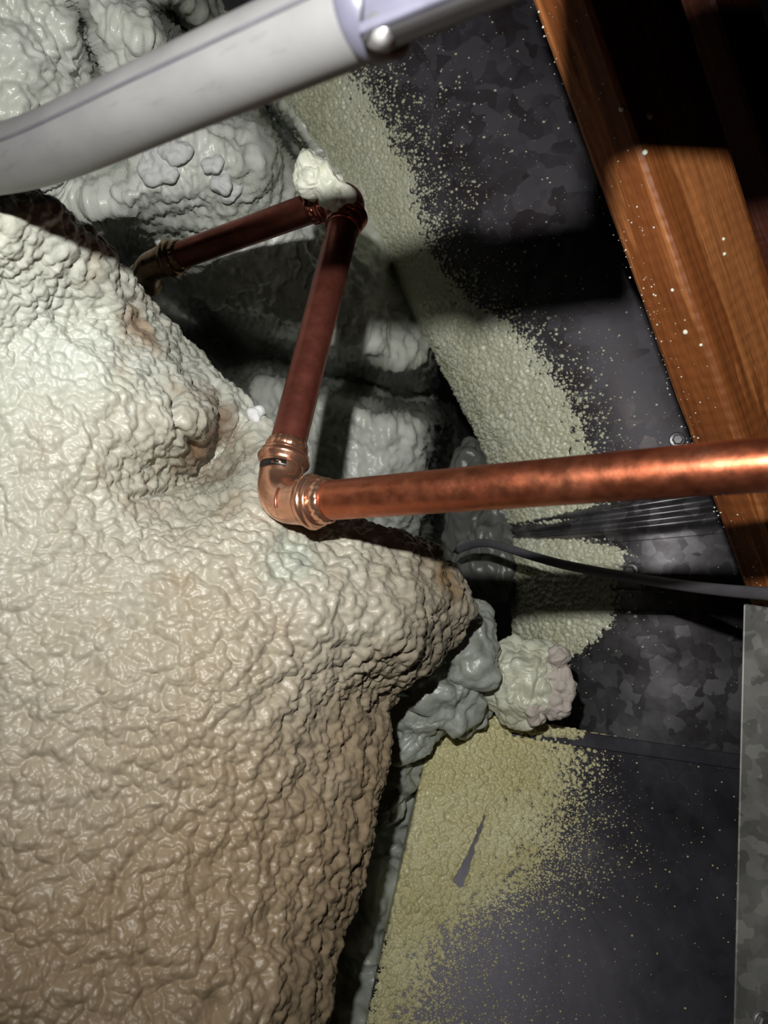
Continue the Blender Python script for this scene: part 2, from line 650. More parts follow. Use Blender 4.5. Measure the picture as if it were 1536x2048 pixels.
# ---- the foam covered wall far behind everything
d_back = rbf([(-200, -200, .55), (60, 60, .58), (60, 250, .60), (140, 60, .60), (185, 150, .66), (250, 60, .61), (320, 60, .64),
              (385, 70, .80), (300, 220, .66), (250, 380, .69), (215, 330, .76), (400, 330, .69), (500, 280, .72), (575, 300, .84),
              (620, 420, .86), (500, 430, .77), (450, 560, .83), (310, 610, 1.0), (265, 520, .95), (190, 430, .72),
              (600, 600, .84), (740, 510, .90), (700, 700, .86), (850, 690, .98), (500, 760, .95), (700, 900, .90),
              (800, 1000, .93), (870, 850, .97), (920, 900, 1.12), (700, 1150, 1.0), (920, 1200, 1.2), (1000, 1000, 1.16),
              (1000, 850, 1.25), (1150, 600, 1.35), (950, 350, 1.28), (700, 150, 1.2), (500, -100, 1.1), (450, 100, 1.0),
              (1150, 1100, 1.2), (1100, 1300, 1.25), (-200, 600, .9), (0, 900, .95), (300, 1000, 1.0), (600, 1300, 1.05)], 60)


def fold(px, py, pts, w):
    out = np.full(np.shape(px), 1e9)
    for x, y in polyline(pts, 50):
        out = np.minimum(out, (px - x) ** 2 + (py - y) ** 2)
    return np.exp(-(out / (w * w)) ** 1.5)


d_back0 = d_back


def d_back(px, py):
    d = d_back0(px, py)
    # deep folds between the lobes of foam, and the void beside the duct
    d = d + .50 * fold(px, py, [(330, 600), (420, 640), (500, 690), (600, 730), (700, 755), (800, 785), (960, 800)], 42)
    d = d + .55 * fold(px, py, [(240, 520), (300, 600), (370, 660), (440, 740)], 62)
    d = d + .35 * fold(px, py, [(330, 20), (400, 90), (500, 180), (570, 270), (620, 350)], 26)
    d = d + .70 * fold(px, py, [(920, 700), (925, 820), (915, 950), (900, 1100)], 44)
    d = d + .9 * np.clip((px - 910) / 60, 0, 1) * np.clip((py - 640) / 60, 0, 1)
    d = d + .06 * fold(px, py, [(140, -40), (165, 60), (200, 130), (200, 200)], 20)
    return d


def back_mul(px, py, h, P):
    # coarse broken foam top left, smooth runs in the middle, upright wrinkles low down
    rough = np.clip((190 - px) / 60, 0, 1) * np.clip((420 - py) / 80, 0, 1)
    h = h + rough * (.0060 * (1 - worley(P / .0075, 77)) + .009 * perlin(P / .014, 78))
    return h


wall = sheet_foam('wall_back', -260, 1230, -200, 1360, 3.7, d_back, M_FOAM_BACK,
                  dict(cell=.0066, amp=.0042, macro=.045, macro_amp=.010, stretch=(1.25, 1, .7), seed=21, ridge=.0016, warp=.4),
                  hmul=back_mul)
tag(wall, 'grey-green spray foam covering the wall behind the copper pipes', None, None, 'structure')

# ---- the big foam mass on the left
EDGE = [(-280, 360), (0, 386), (100, 418), (200, 498), (270, 580), (330, 655), (420, 738), (480, 795), (540, 850), (572, 940),
        (615, 1030), (700, 1048), (800, 1072), (860, 1105), (912, 1150), (940, 1215), (905, 1280), (855, 1335), (790, 1375),
        (768, 1420), (770, 1460), (764, 1520), (740, 1650), (702, 1800), (662, 1900), (640, 2048), (612, 2260)]
FAR = [(-300, 430), (-290, 470), (-290, 520), (-290, 570), (-290, 640), (-290, 720), (-290, 810), (-290, 880), (-290, 950), (-290, 1020),
       (-290, 1090), (-290, 1150), (-290, 1210), (-290, 1260), (-290, 1310), (-290, 1360), (-290, 1410), (-290, 1450), (-290, 1490),
       (-290, 1530), (-290, 1570), (-290, 1630), (-290, 1760), (-290, 1900), (-290, 2010), (-290, 2150), (-290, 2330)]
d_front = rbf([(-280, 380, .345), (0, 420, .355), (100, 450, .385), (200, 530, .43), (300, 640, .49), (400, 745, .525), (480, 820, .53),
               (540, 880, .51), (600, 1000, .485), (640, 1070, .475), (740, 1080, .49), (820, 1110, .51), (900, 1170, .54),
               (925, 1220, .55), (880, 1290, .55), (780, 1390, .53), (755, 1500, .50), (720, 1650, .47), (690, 1800, .445),
               (640, 1950, .42), (620, 2100, .40), (0, 700, .405), (120, 640, .43), (220, 760, .43), (320, 800, .455), (400, 860, .485),
               (440, 880, .535), (425, 950, .535), (350, 990, .495), (260, 1010, .445), (380, 1060, .45), (480, 980, .475), (120, 950, .41),
               (0, 1200, .395), (250, 1200, .41), (450, 1200, .42), (600, 1200, .435), (740, 1250, .46), (820, 1280, .49),
               (0, 1600, .375), (300, 1600, .39), (550, 1600, .42), (0, 2000, .345), (300, 2000, .36), (520, 2000, .375),
               (-280, 1000, .40), (-280, 1600, .38), (-280, 2200, .34), (300, 2250, .34), (680, 1300, .455), (500, 1400, .41)], 45)


def front_mul(px, py, h, P):
    # torn crease under the upper bulge and a few deeper folds
    def seg(pts, w):
        A = polyline(pts, 60)
        out = np.full(px.shape, 1e9)
        for x, y in A:
            out = np.minimum(out, (px - x) ** 2 + (py - y) ** 2)
        return np.exp(-out / (w * w))
    c = seg([(300, 760), (345, 800), (345, 850), (385, 890)], 7) * .006
    c += seg([(440, 800), (425, 900), (390, 950), (330, 985), (255, 1000)], 9) * .004
    c += seg([(255, 1000), (275, 1060), (300, 1130)], 8) * .002
    c += seg([(40, 1760), (140, 1700), (240, 1650), (330, 1610)], 9) * .002
    c += seg([(230, 1900), (225, 1800), (250, 1730), (330, 1650), (340, 1560)], 9) * .002
    return h - c


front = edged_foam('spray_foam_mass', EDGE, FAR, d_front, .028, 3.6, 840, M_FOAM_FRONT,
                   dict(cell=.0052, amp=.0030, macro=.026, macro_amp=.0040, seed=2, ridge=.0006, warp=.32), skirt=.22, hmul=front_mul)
tag(front, 'large cream spray foam mass bulging over the whole left side', 'foam')

# ---- foam deep in the gap between the mass and the plenum
d_gap = rbf([(560, 2200, .62), (700, 2048, .60), (760, 1800, .64), (800, 1600, .70), (820, 1480, .74), (640, 1900, .66), (700, 1650, .72),
             (740, 1450, .80), (900, 1400, .82), (900, 1700, .78), (850, 2000, .70), (600, 1500, .85), (1000, 1380, .9)], 40)
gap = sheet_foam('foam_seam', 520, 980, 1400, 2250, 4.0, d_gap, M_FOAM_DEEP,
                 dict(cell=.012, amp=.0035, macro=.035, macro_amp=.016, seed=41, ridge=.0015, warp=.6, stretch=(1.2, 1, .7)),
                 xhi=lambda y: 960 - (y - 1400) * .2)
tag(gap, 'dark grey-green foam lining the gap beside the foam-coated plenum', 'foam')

# ---- knobs of foam between the mass and the round duct
knob = thing('foam_clump', at(880, 1480, .66), 'cluster of grey foam knobs under the overhanging cream mass', 'foam')
KW_K = dict(cell=.0075, amp=.0034, macro=.026, macro_amp=.016, seed=51, ridge=.0012, warp=.6)
for i, (px, py, d, rx, ry, rz, tl) in enumerate([(940, 1300, .66, 40, 84, .03, .25), (885, 1375, .655, 66, 62, .03, .5), (835, 1440, .66, 46, 62, .03, .5),
                                              (930, 1410, .675, 50, 40, .022, .2), (796, 1540, .68, 26, 90, .02, .15)]):
    blob('foam_knob', px, py, d, rx, ry, rz, M_FOAM_DEEP, dict(KW_K, seed=51), knob, 90, tl)

# ---- dark upright foam column behind the cable
colm = thing('foam_column', at(985, 1190, .95), 'charcoal grey wrinkled foam column behind the loose end of the cable', 'foam')
KW_C = dict(cell=.010, amp=.0048, macro=.03, macro_amp=.010, seed=61, ridge=.005, warp=.5, stretch=(1.3, 1, .42))
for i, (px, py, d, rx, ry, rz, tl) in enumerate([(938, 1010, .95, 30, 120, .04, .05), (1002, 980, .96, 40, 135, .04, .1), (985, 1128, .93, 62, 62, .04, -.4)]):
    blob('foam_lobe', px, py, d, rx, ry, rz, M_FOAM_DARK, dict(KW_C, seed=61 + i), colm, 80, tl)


# ------------------------------------------------------------------ round duct
R_DUCT = .172
ctr = [(1345, 1560, .90), (1345, 1400, .90), (1344, 1250, .90), (1340, 1120, .90), (1326, 960, .90), (1263, 778, .91), (1084, 471, .94),
       (935, 230, .97), (755, 11, 1.0), (548, -201, 1.04), (330, -420, 1.08)]
cp = polyline([tuple(at(*c)) for c in ctr], 420)
cp = smooth_line(cp, 500)
A_, T_, N0, B0 = frames(cp)
slen = np.concatenate([[0], np.cumsum(np.linalg.norm(np.diff(A_, axis=0), axis=1))])
# reference direction towards the camera, perpendicular to the axis
toC = np.array([0, 0, CAMZ]) - A_
Fv = toC - T_ * np.einsum('ij,ij->i', toC, T_)[:, None]
Fv /= np.linalg.norm(Fv, axis=1, keepdims=True)
Lv = np.cross(T_, Fv)          # sideways
if (Lv[:, 0].mean()) > 0:
    Lv = -Lv                   # points to the left of the picture


def duct_point(s, th, r):
    """s along the axis (m), th from the camera side towards the left, r radius"""
    def it(M):
        return np.stack([np.interp(s, slen, M[:, k]) for k in range(3)], -1)
    a, f, l = it(A_), it(Fv), it(Lv)
    n = f * np.cos(th)[..., None] + l * np.sin(th)[..., None]
    n /= np.linalg.norm(n, axis=-1, keepdims=True)
    return a + n * np.asarray(r)[..., None], n


def s_at_row(py):
    """axis position whose camera-side surface shows at row py"""
    P, _ = duct_point(slen, np.zeros(len(slen)), np.full(len(slen), R_DUCT))
    _, y = topx(P)
    return float(np.interp(-py, -y[::1], slen)) if y[0] > y[-1] else float(np.interp(py, y, slen))


duct = thing('round_duct', tuple(A_[0]), 'big round galvanised duct curving up behind the joist, half coated in foam', 'duct')


def duct_shell(name, s0, s1, ro, mat, beads=(), parent=duct, n=None):
    n = n or max(6, int((s1 - s0) / .004))
    s = np.linspace(s0, s1, n)
    r = np.full(n, ro)
    for b in beads:
        r += .0055 * np.exp(-((s - b) / .0045) ** 2)
    th = np.linspace(-np.pi, np.pi, 120, endpoint=False)
    S, Th = np.meshgrid(s, th, indexing='ij')
    P, _ = duct_point(S, Th, r[:, None] * np.ones_like(Th))
    Pi, _ = duct_point(np.array([s0]) * np.ones(120), th, np.full(120, ro - .003))
    Pe, _ = duct_point(np.array([s1]) * np.ones(120), th, np.full(120, ro - .003))
    P = np.concatenate([Pi[None], P, Pe[None]], 0)
    Fc = grid_faces(P.shape[0], 120, True)
    v = P.reshape(-1, 3)
    nrm = np.cross(v[Fc[:, 1]] - v[Fc[:, 0]], v[Fc[:, 3]] - v[Fc[:, 0]])
    mid = v[Fc].mean(1)
    # outward test against the nearest axis point at mid length
    am = np.stack([np.interp((s0 + s1) / 2, slen, A_[:, k]) for k in range(3)])
    if np.einsum('ij,ij->i', nrm, mid - am).mean() < 0:
        Fc = Fc[:, ::-1]
    return link_mesh(name, v, Fc, mat, parent, origin=tuple(A_[0]))


sj = [s_at_row(y) for y in (1500, 1222, 1172, 1052, -600)]
s_lo = 0.0
duct_shell('duct_collar', s_lo, sj[1], R_DUCT - .0015, M_COLLAR)
duct_shell('duct_gore', sj[1] - .004, sj[2], R_DUCT - .0003, M_COLLAR)
duct_shell('duct_gore', sj[2] - .004, sj[3], R_DUCT + .0008, M_COLLAR)
sb = sj[3]
duct_shell('bead_ring', sb - .012, sb + .034, R_DUCT + .0018, M_COLLAR, beads=[sb + .002, sb + .013, sb + .024], n=70)
duct_shell('duct_pipe', sb + .033, slen[-1], R_DUCT + .0015, M_DUCT, n=260)

# right border of closed foam cover, by picture row
CB = np.array([(-100, 330), (0, 395), (40, 470), (100, 640), (180, 720), (260, 770), (350, 815), (430, 840), (520, 850), (600, 935), (650, 1010), (720, 1085),
               (800, 1130), (900, 1175), (1000, 1190), (1040, 1175), (1062, 1120), (1075, 1150), (1100, 1225), (1140, 1228), (1180, 1210), (1250, 1195), (1300, 1140), (1345, 1080), (1400, 1000)], float)


def cover(px, py):
    return np.interp(py, CB[:, 0], CB[:, 1]) - px


def duct_coat():
    ns, nt_ = 1050, 350
    s = np.linspace(sj[0] - .02, sj[3] + .86, ns)
    th = np.linspace(-.35, 1.85, nt_)
    S, Th = np.meshgrid(s, th, indexing='ij')
    P, Nn = duct_point(S, Th, np.full(S.shape, R_DUCT + .001))
    px, py = topx(P)
    c = cover(px, py) + 16 * perlin(P / .03, 5)
    base = np.where(c > 28, np.minimum((c - 28) / 130, 1) * .0055, (c - 28) / 60 * .0018)
    # bare sheet shows through the joint between the two lengths
    gapm = np.exp(-((py - 1062 - (px - 1100) * .06) / 9.0) ** 2) * (px > 1020)
    base = base - gapm * .012
    fade = np.clip((c + 70) / 100, .25, 1)
    small = .0042
    q = P / small
    q = q + .5 * np.stack([perlin(q * .5 + 9 * k, 90 + k) for k in range(3)], -1)
    b1 = 1 - np.minimum(worley(q, 91), 1.1) ** 1.5 * 1.2
    big = np.clip(c / 160, 0, 1)
    b2 = 1 - np.minimum(worley(P * np.array([.8, 1, 1.3]) / .010, 92), 1.1) ** 1.6 * 1.2
    h = base + fade * (.0042 * b1 * (1 - .15 * big) + .0036 * big * b2) + .006 * big * perlin(P / .04, 93)
    # smooth drip along the shaded edge
    drip = np.exp(-((px - 825) / 38.0) ** 2) * np.clip((py - 500) / 60, 0, 1) * np.clip((675 - py) / 25, 0, 1)
    h = h * (1 - .75 * drip) + .010 * drip
    P2 = P + Nn * h[..., None]
    Fc = grid_faces(ns, nt_)
    hv = h.reshape(-1)
    keep = (hv[Fc] > -.0004).any(1)
    Fc = Fc[keep]
    used, inv = np.unique(Fc, return_inverse=True)
    V = P2.reshape(-1, 3)[used]
    Fc = inv.reshape(-1, 4)
    v = V
    nrm = np.cross(v[Fc[:, 1]] - v[Fc[:, 0]], v[Fc[:, 3]] - v[Fc[:, 0]])
    if np.einsum('ij,ij->i', nrm, Nn.reshape(-1, 3)[used][Fc[:, 0]]).mean() < 0:
        Fc = Fc[:, ::-1]
    o = link_mesh('foam_coat', V, Fc, M_FOAM_DUCT, duct, origin=tuple(A_[0]))
    o['label'] = 'yellowish green foam coat along the left flank of the duct'
    return o


duct_coat()

_ICO = None


def ico(sub):
    import bmesh
    bm = bmesh.new()
    bmesh.ops.create_icosphere(bm, subdivisions=sub, radius=1)
    V = np.array([v.co[:] for v in bm.verts]); Fc = np.array([[v.index for v in f.verts] for f in bm.faces])
    bm.free()
    return V, Fc


def droplets(name, P, Nn, r, mat, parent, origin, sub=1, flat=.7):
    V0, F0 = ico(sub)
    P = np.asarray(P); Nn = np.asarray(Nn); r = np.asarray(r)
    ref = np.where(np.abs(Nn[:, 2:3]) < .9, np.array([[0, 0, 1.0]]), np.array([[1.0, 0, 0]]))
    t1 = np.cross(ref, Nn); t1 /= np.linalg.norm(t1, axis=1, keepdims=True)
    t2 = np.cross(Nn, t1)
    st = 1 + .35 * RNG.random((len(P), 1, 1))
    V = P[:, None] + r[:, None, None] * (V0[None, :, :1] * t1[:, None] * st + V0[None, :, 1:2] * t2[:, None] + flat * V0[None, :, 2:3] * Nn[:, None])
    Fc = (F0[None] + (np.arange(len(P)) * len(V0))[:, None, None]).reshape(-1, 3)
    o = link_mesh(name, V.reshape(-1, 3), Fc, mat, parent, origin=origin)
    o['kind'] = 'stuff'
    return o


def duct_specks():
    n = 170000
    s = RNG.uniform(sj[0], sj[3] + .75, n)
    th = RNG.uniform(-1.0, 1.2, n)
    P, Nn = duct_point(s, th, np.full(n, R_DUCT + .0022))
    px, py = topx(P)
    c = cover(px, py)
    reach = np.interp(py, [0, 250, 420, 600, 720, 900, 1060, 1300], [85, 70, 65, 55, 48, 45, 22, 25])
    p = np.where(c < 25, np.exp(np.minimum(c, 0) / reach) * .60, 0)
    p *= .5 + .9 * np.clip(perlin(P / .02, 14) + .4, 0, 1)
    keep = (RNG.random(n) < p) & (px < 1500) & (py > -60) & (py < 1420)
    P, Nn = P[keep], Nn[keep]
    cc = np.clip(-c[keep] / 120, 0, 1)
    r = (.00045 + .0018 * RNG.random(len(P)) ** 4) * (1 - .25 * cc)
    droplets('foam_speckle', P, Nn, r, M_FOAM_DUCT, duct, tuple(A_[0]), 1)
    # a thin scatter of far droplets
    n = 1500
    s = RNG.uniform(sj[0], sj[3] + .7, n); th = RNG.uniform(-1.0, .9, n)
    P, Nn = duct_point(s, th, np.full(n, R_DUCT + .002))
    px, py = topx(P)
    keep = (cover(px, py) < 0) & (RNG.random(n) < .35)
    droplets('foam_mist', P[keep], Nn[keep], .0003 + .0006 * RNG.random(keep.sum()), M_FOAM_DUCT, duct, tuple(A_[0]), 1)


duct_specks()


def on_duct(px, py, r=R_DUCT + .002):
    """nearest duct surface point showing at a pixel"""
    s = np.linspace(0, slen[-1], 400); th = np.linspace(-1.3, 1.4, 240)
    S, Th = np.meshgrid(s, th, indexing='ij')
    P, Nn = duct_point(S, Th, np.full(S.shape, r))
    x, y = topx(P)
    k = np.argmin((x - px) ** 2 + (y - py) ** 2)
    return Vector(P.reshape(-1, 3)[k]), Vector(Nn.reshape(-1, 3)[k])


def screw(p, n, r, parent, mat=M_STEEL):
    """hex washer head sheet metal screw, its washer a sub-part"""
    n = n.normalized()
    w = sweep([tuple(p - n * .002), tuple(p + n * .0008), tuple(p + n * .0012)], [r * 1.5, r * 1.5, r * 1.25], 24)
    h = link_mesh('screw', *sweep([tuple(p), tuple(p + n * r * .8), tuple(p + n * r * 1.0)], [r, r, r * .8], 6), mat, parent, smooth=False)
    link_mesh('washer', *w, mat, h)
    return h


p, n = on_duct(1262, 1138); screw(p, n, .0050, duct)
p, n = on_duct(1352, 876); screw(p, n, .0050, duct)

# ------------------------------------------------------------------ plenum box under the duct
TL, TR, BR, BL = at(872, 1424, .70), at(1560, 1522, .695), at(1545, 2200, .545), at(700, 2200, .56)
TLn, TRn, BRn, BLn = map(np.array, (TL, TR, BR, BL))


def panel(u, v):
    u = u[..., None]; v = v[..., None]
    return (1 - v) * ((1 - u) * TLn + u * TRn) + v * ((1 - u) * BLn + u * BRn)


fn = np.cross(TRn - TLn, BLn - TLn); fn /= np.linalg.norm(fn)
if fn[1] > 0: fn = -fn
fnV = Vector(fn)
plen = thing('duct_plenum', tuple((BL + BR) / 2), 'dark sheet metal plenum box sprayed with yellow-green foam on its left half', 'duct box')
back = -fn * .30


def plenum_body():
    n = 24
    u, v = np.meshgrid(np.linspace(0, 1, n), np.linspace(0, 1, n), indexing='ij')
    P = panel(u, v)
    P = P + fn * (.0025 * np.sin(u * np.pi) * np.sin(v * np.pi))[..., None]     # the sheet bellies a little
    V = list(map(tuple, P.reshape(-1, 3)))
    Fq = [tuple(f) for f in grid_faces(n, n)]
    k = len(V)
    bk = [TLn + back, TRn + back, BRn + back, BLn + back]
    V += [tuple(b) for b in bk]
    idx = lambda a, b: a * n + b
    top = [idx(a, 0) for a in range(n)]; bot = [idx(a, n - 1) for a in range(n)]
    lef = [idx(0, b) for b in range(n)]; rig = [idx(n - 1, b) for b in range(n)]
    Fq += [tuple(top) + (k + 1, k), tuple(bot[::-1]) + (k + 3, k + 2), tuple(lef[::-1]) + (k, k + 3), tuple(rig) + (k + 2, k + 1), (k, k + 1, k + 2, k + 3)]
    o = link_mesh('plenum_shell', V, Fq, M_BOX, plen, smooth=False)
    import bmesh
    bm = bmesh.new(); bm.from_mesh(o.data)
    bmesh.ops.recalc_face_normals(bm, faces=bm.faces)
    bm.to_mesh(o.data); bm.free()
    o.data.polygons.foreach_set('use_smooth', np.array([i < (n - 1) ** 2 for i in range(len(o.data.polygons))]))
    return o


plenum_body()
# folded cleat along the top edge, standing proud of the panel, with its seam below
ex = (TR - TL).normalized(); ey = (BL - TL); ey = (ey - ex * ey.dot(ex)).normalized()
cleat_w = (TR - TL).length
bevel_box('top_cleat', TL + ex * (cleat_w / 2) + ey * .0065 + fnV * .001, ex * (cleat_w / 2), ey * .0068, fnV * .0028, M_BOX, plen, .0012)
bevel_box('seam_lip', TL + ex * (cleat_w / 2) + ey * .0185 + fnV * .0004, ex * (cleat_w / 2), ey * .0028, fnV * .0012, M_BOX, plen, .0006)

BBX = np.array([(1400, 1165), (1500, 1140), (1600, 1130), (1680, 1115), (1750, 1075), (1800, 1000), (1850, 900), (1900, 850), (1960, 815), (2048, 790), (2200, 740)], float)


def bcover(px, py):
    return np.interp(py, BBX[:, 0], BBX[:, 1]) - px


def seg_dist(px, py, a, b):
    a, b = np.array(a, float), np.array(b, float)
    d = b - a
    t = np.clip(((px - a[0]) * d[0] + (py - a[1]) * d[1]) / (d @ d), 0, 1)
    return np.hypot(px - a[0] - t * d[0], py - a[1] - t * d[1]), t


def plenum_coat():
    nu, nv = 330, 520
    U, Vv = np.meshgrid(np.linspace(-.004, .62, nu), np.linspace(-.006, 1, nv), indexing='ij')
    P = panel(U, Vv)
    px, py = topx(P)
    c = bcover(px, py) + 22 * perlin(P / .02, 15) + 12 * perlin(P / .006, 16)
    base = np.where(c > 62, np.minimum((c - 62) / 190, 1) * .0026, (c - 62) / 90 * .0020)
    cl = np.clip((22 - (py - 1424 - (px - 872) * .14)) / 8, 0, 1)      # over the cleat
    base = base + np.where(c > -20, cl * .0040, 0)
    d, t = seg_dist(px, py, (968, 1635), (918, 1762))
    wid = 3 + 8 * t ** 1.5 + 7 * perlin(P / .006, 19)
    base = base - .008 * np.clip((wid - d) / 2.5, 0, 1)                # where a strip of foam came away
    q = P / .0040
    q = q + .5 * np.stack([perlin(q * .5 + 9 * k, 190 + k) for k in range(3)], -1)
    b1 = 1 - np.minimum(worley(q, 191), 1.1) ** 1.5 * 1.2
    b2 = 1 - np.minimum(worley(P / .009, 192), 1.1) ** 1.6 * 1.2
    big = np.clip(c / 260, 0, 1)
    h = base + .0046 * b1 * (1 - .15 * big) + .0030 * big * b2
    edge = np.clip((.02 - U) / .02, 0, 1)
    h = h - edge * .003 * (U < .02)
    P2 = P + fn * h[..., None]
    # turn the left border round the corner of the box
    P2[0] += back * .12; P2[1] += back * .04
    Fc = grid_faces(nu, nv)
    hv = h.reshape(-1).copy()
    keep = (hv[Fc] > -.0003).any(1)
    Fc = Fc[keep]
    used, inv = np.unique(Fc, return_inverse=True)
    V = P2.reshape(-1, 3)[used]; Fc = inv.reshape(-1, 4)
    nrm = np.cross(V[Fc[:, 1]] - V[Fc[:, 0]], V[Fc[:, 3]] - V[Fc[:, 0]])
    if (nrm @ fn).mean() < 0: Fc = Fc[:, ::-1]
    o = link_mesh('foam_coat', V, Fc, M_FOAM_BOX, plen, origin=tuple(plen.location))
    o['label'] = 'pebbly yellow-green foam coat with a torn bare streak'
    # grit fading out over the bare sheet
    n = 210000
    u = RNG.uniform(0, .97, n); v = RNG.uniform(0, 1, n)
    P = panel(u, v)
    px, py = topx(P)
    c = bcover(px, py)
    reach = np.interp(py, [1430, 1600, 1750, 1900, 2048], [22, 38, 60, 75, 90])
    p = np.where(c < 110, np.exp(np.minimum(c - 20, 0) / reach) * .62, 0) * (.5 + np.clip(perlin(P / .015, 25) + .5, 0, 1)) + .0012
    keep = (RNG.random(n) < p) & (c < 110)
    P = P[keep]
    P = P + fn * (.0025 * np.sin(u[keep] * np.pi) * np.sin(v[keep] * np.pi))[:, None]
    Nn = np.broadcast_to(fn, P.shape)
    droplets('foam_grit', P, Nn, .00028 + .00075 * RNG.random(len(P)) ** 3, M_FOAM_BOX, plen, tuple(plen.location), 1, .8)
    # thread of yellow glue at the head of the torn streak
    th = [at(958, 1640, .66), at(968, 1612, .662), at(980, 1600, .664), at(984, 1592, .665)]
    # project on the panel
    pts = []
    for q_ in th:
        dr = (q_ - Vector((0, 0, CAMZ))).normalized()
        tt = (Vector(TL) - Vector((0, 0, CAMZ))).dot(fnV) / dr.dot(fnV)
        pts.append(tuple(Vector((0, 0, CAMZ)) + dr * tt + fnV * .005))
    link_mesh('foam_thread', *sweep(polyline(pts, 14), np.linspace(.0016, .0024, 14), 10), M_FOAM_BOX, plen, origin=tuple(plen.location))


plenum_coat()

# ------------------------------------------------------------------ galvanised sheet standing at the right border
cz0 = Vector((0, 0, CAMZ))
s_tl, s_bl = at(1487, 1206, .465), at(1463, 2200, .405)
sy = (s_bl - s_tl); slen_ = sy.length; sy = sy.normalized()
sx = Vector((1, .12, 0)); sx = (sx - sy * sx.dot(sy)).normalized()
sn = sx.cross(sy); sn = sn if sn.y < 0 else -sn
strip = thing('metal_trunk', tuple(s_bl), 'mottled galvanised sheet metal trunk standing along the right edge', 'duct')
sb_ = ((s_tl + s_bl) / 2 - cz0).normalized() + Vector((.10, 0, 0))
bevel_box('trunk_shell', s_tl + sy * slen_ / 2 + sx * .06 + sb_ * .03, sx * .06, sy * (slen_ / 2), sb_ * .03, M_STRIP, strip, .0012)
sc_p = s_tl + sy * ((at(1500, 2040, .415) - s_tl).dot(sy)) + sx * .0165
screw(sc_p, sn, .0036, strip)

# ------------------------------------------------------------------ foam lump caught on top of the plenum
def lump_cut(P, c):
    # broken off flat on the right and below
    pl = np.array([.82, -.25, -.50]); pl /= np.linalg.norm(pl)
    d = (P - c) @ pl
    lim = .020 + .004 * perlin(P / .006, 3)
    over = np.maximum(d - lim, 0)
    return P - over[..., None] * pl * .92


lump = blob('foam_lump', 1058, 1368, .665, 80, 72, .030, M_FOAM_LUMP,
            dict(cell=.0085, amp=.0036, macro=.022, macro_amp=.009, seed=71, ridge=.0022, warp=.8), None, 150, .3, lump_cut)
tag(lump, 'ragged pale lump of foam with torn pinkish edge on top of the plenum', 'foam')


for i, (px, py, r, asp, rot) in enumerate([(1112, 1322, 34, .45, -.35), (1128, 1366, 26, .7, .2), (1100, 1408, 34, .7, .9), (1070, 1420, 24, .8, .2), (1128, 1400, 26, .6, -.4)]):
    o = blob('torn_flap', px, py, .640, r * .9 * asp, r * .9, .006, M_TORN, dict(cell=.006, amp=.0018, macro=.010, macro_amp=.0050, seed=400 + i, ridge=.002, warp=.8), lump, 44, -rot)
    o['label'] = 'torn pinkish white flap'

# torn white scraps of foam skin on the back wall
for i, (px, py, r, asp, rot) in enumerate([(318, 330, 46, .8, .4), (352, 300, 30, .9, 0), (440, 362, 26, .6, .5), (462, 385, 22, .6, -.4), (425, 330, 18, .9, .3),
                                        (325, 468, 22, .6, -.2), (292, 455, 18, .6, .3), (400, 578, 15, 1.2, .2), (452, 592, 30, 1.2, .35), (438, 690, 14, .7, .2), (508, 826, 20, .7, .9)]):
    d = float(d_back(np.array(px * 1.0), np.array(py * 1.0))) - .008
    if py > 800: d = .53
    o = blob('torn_skin', px, py, d, r * asp, r * .8, .0045, M_SKIN, dict(cell=.007, amp=.0012, macro=.012, macro_amp=.0050, seed=500 + i, ridge=.0012, warp=.8), wall, 48, -rot)
    o['label'] = 'torn whitish scrap of foam skin'

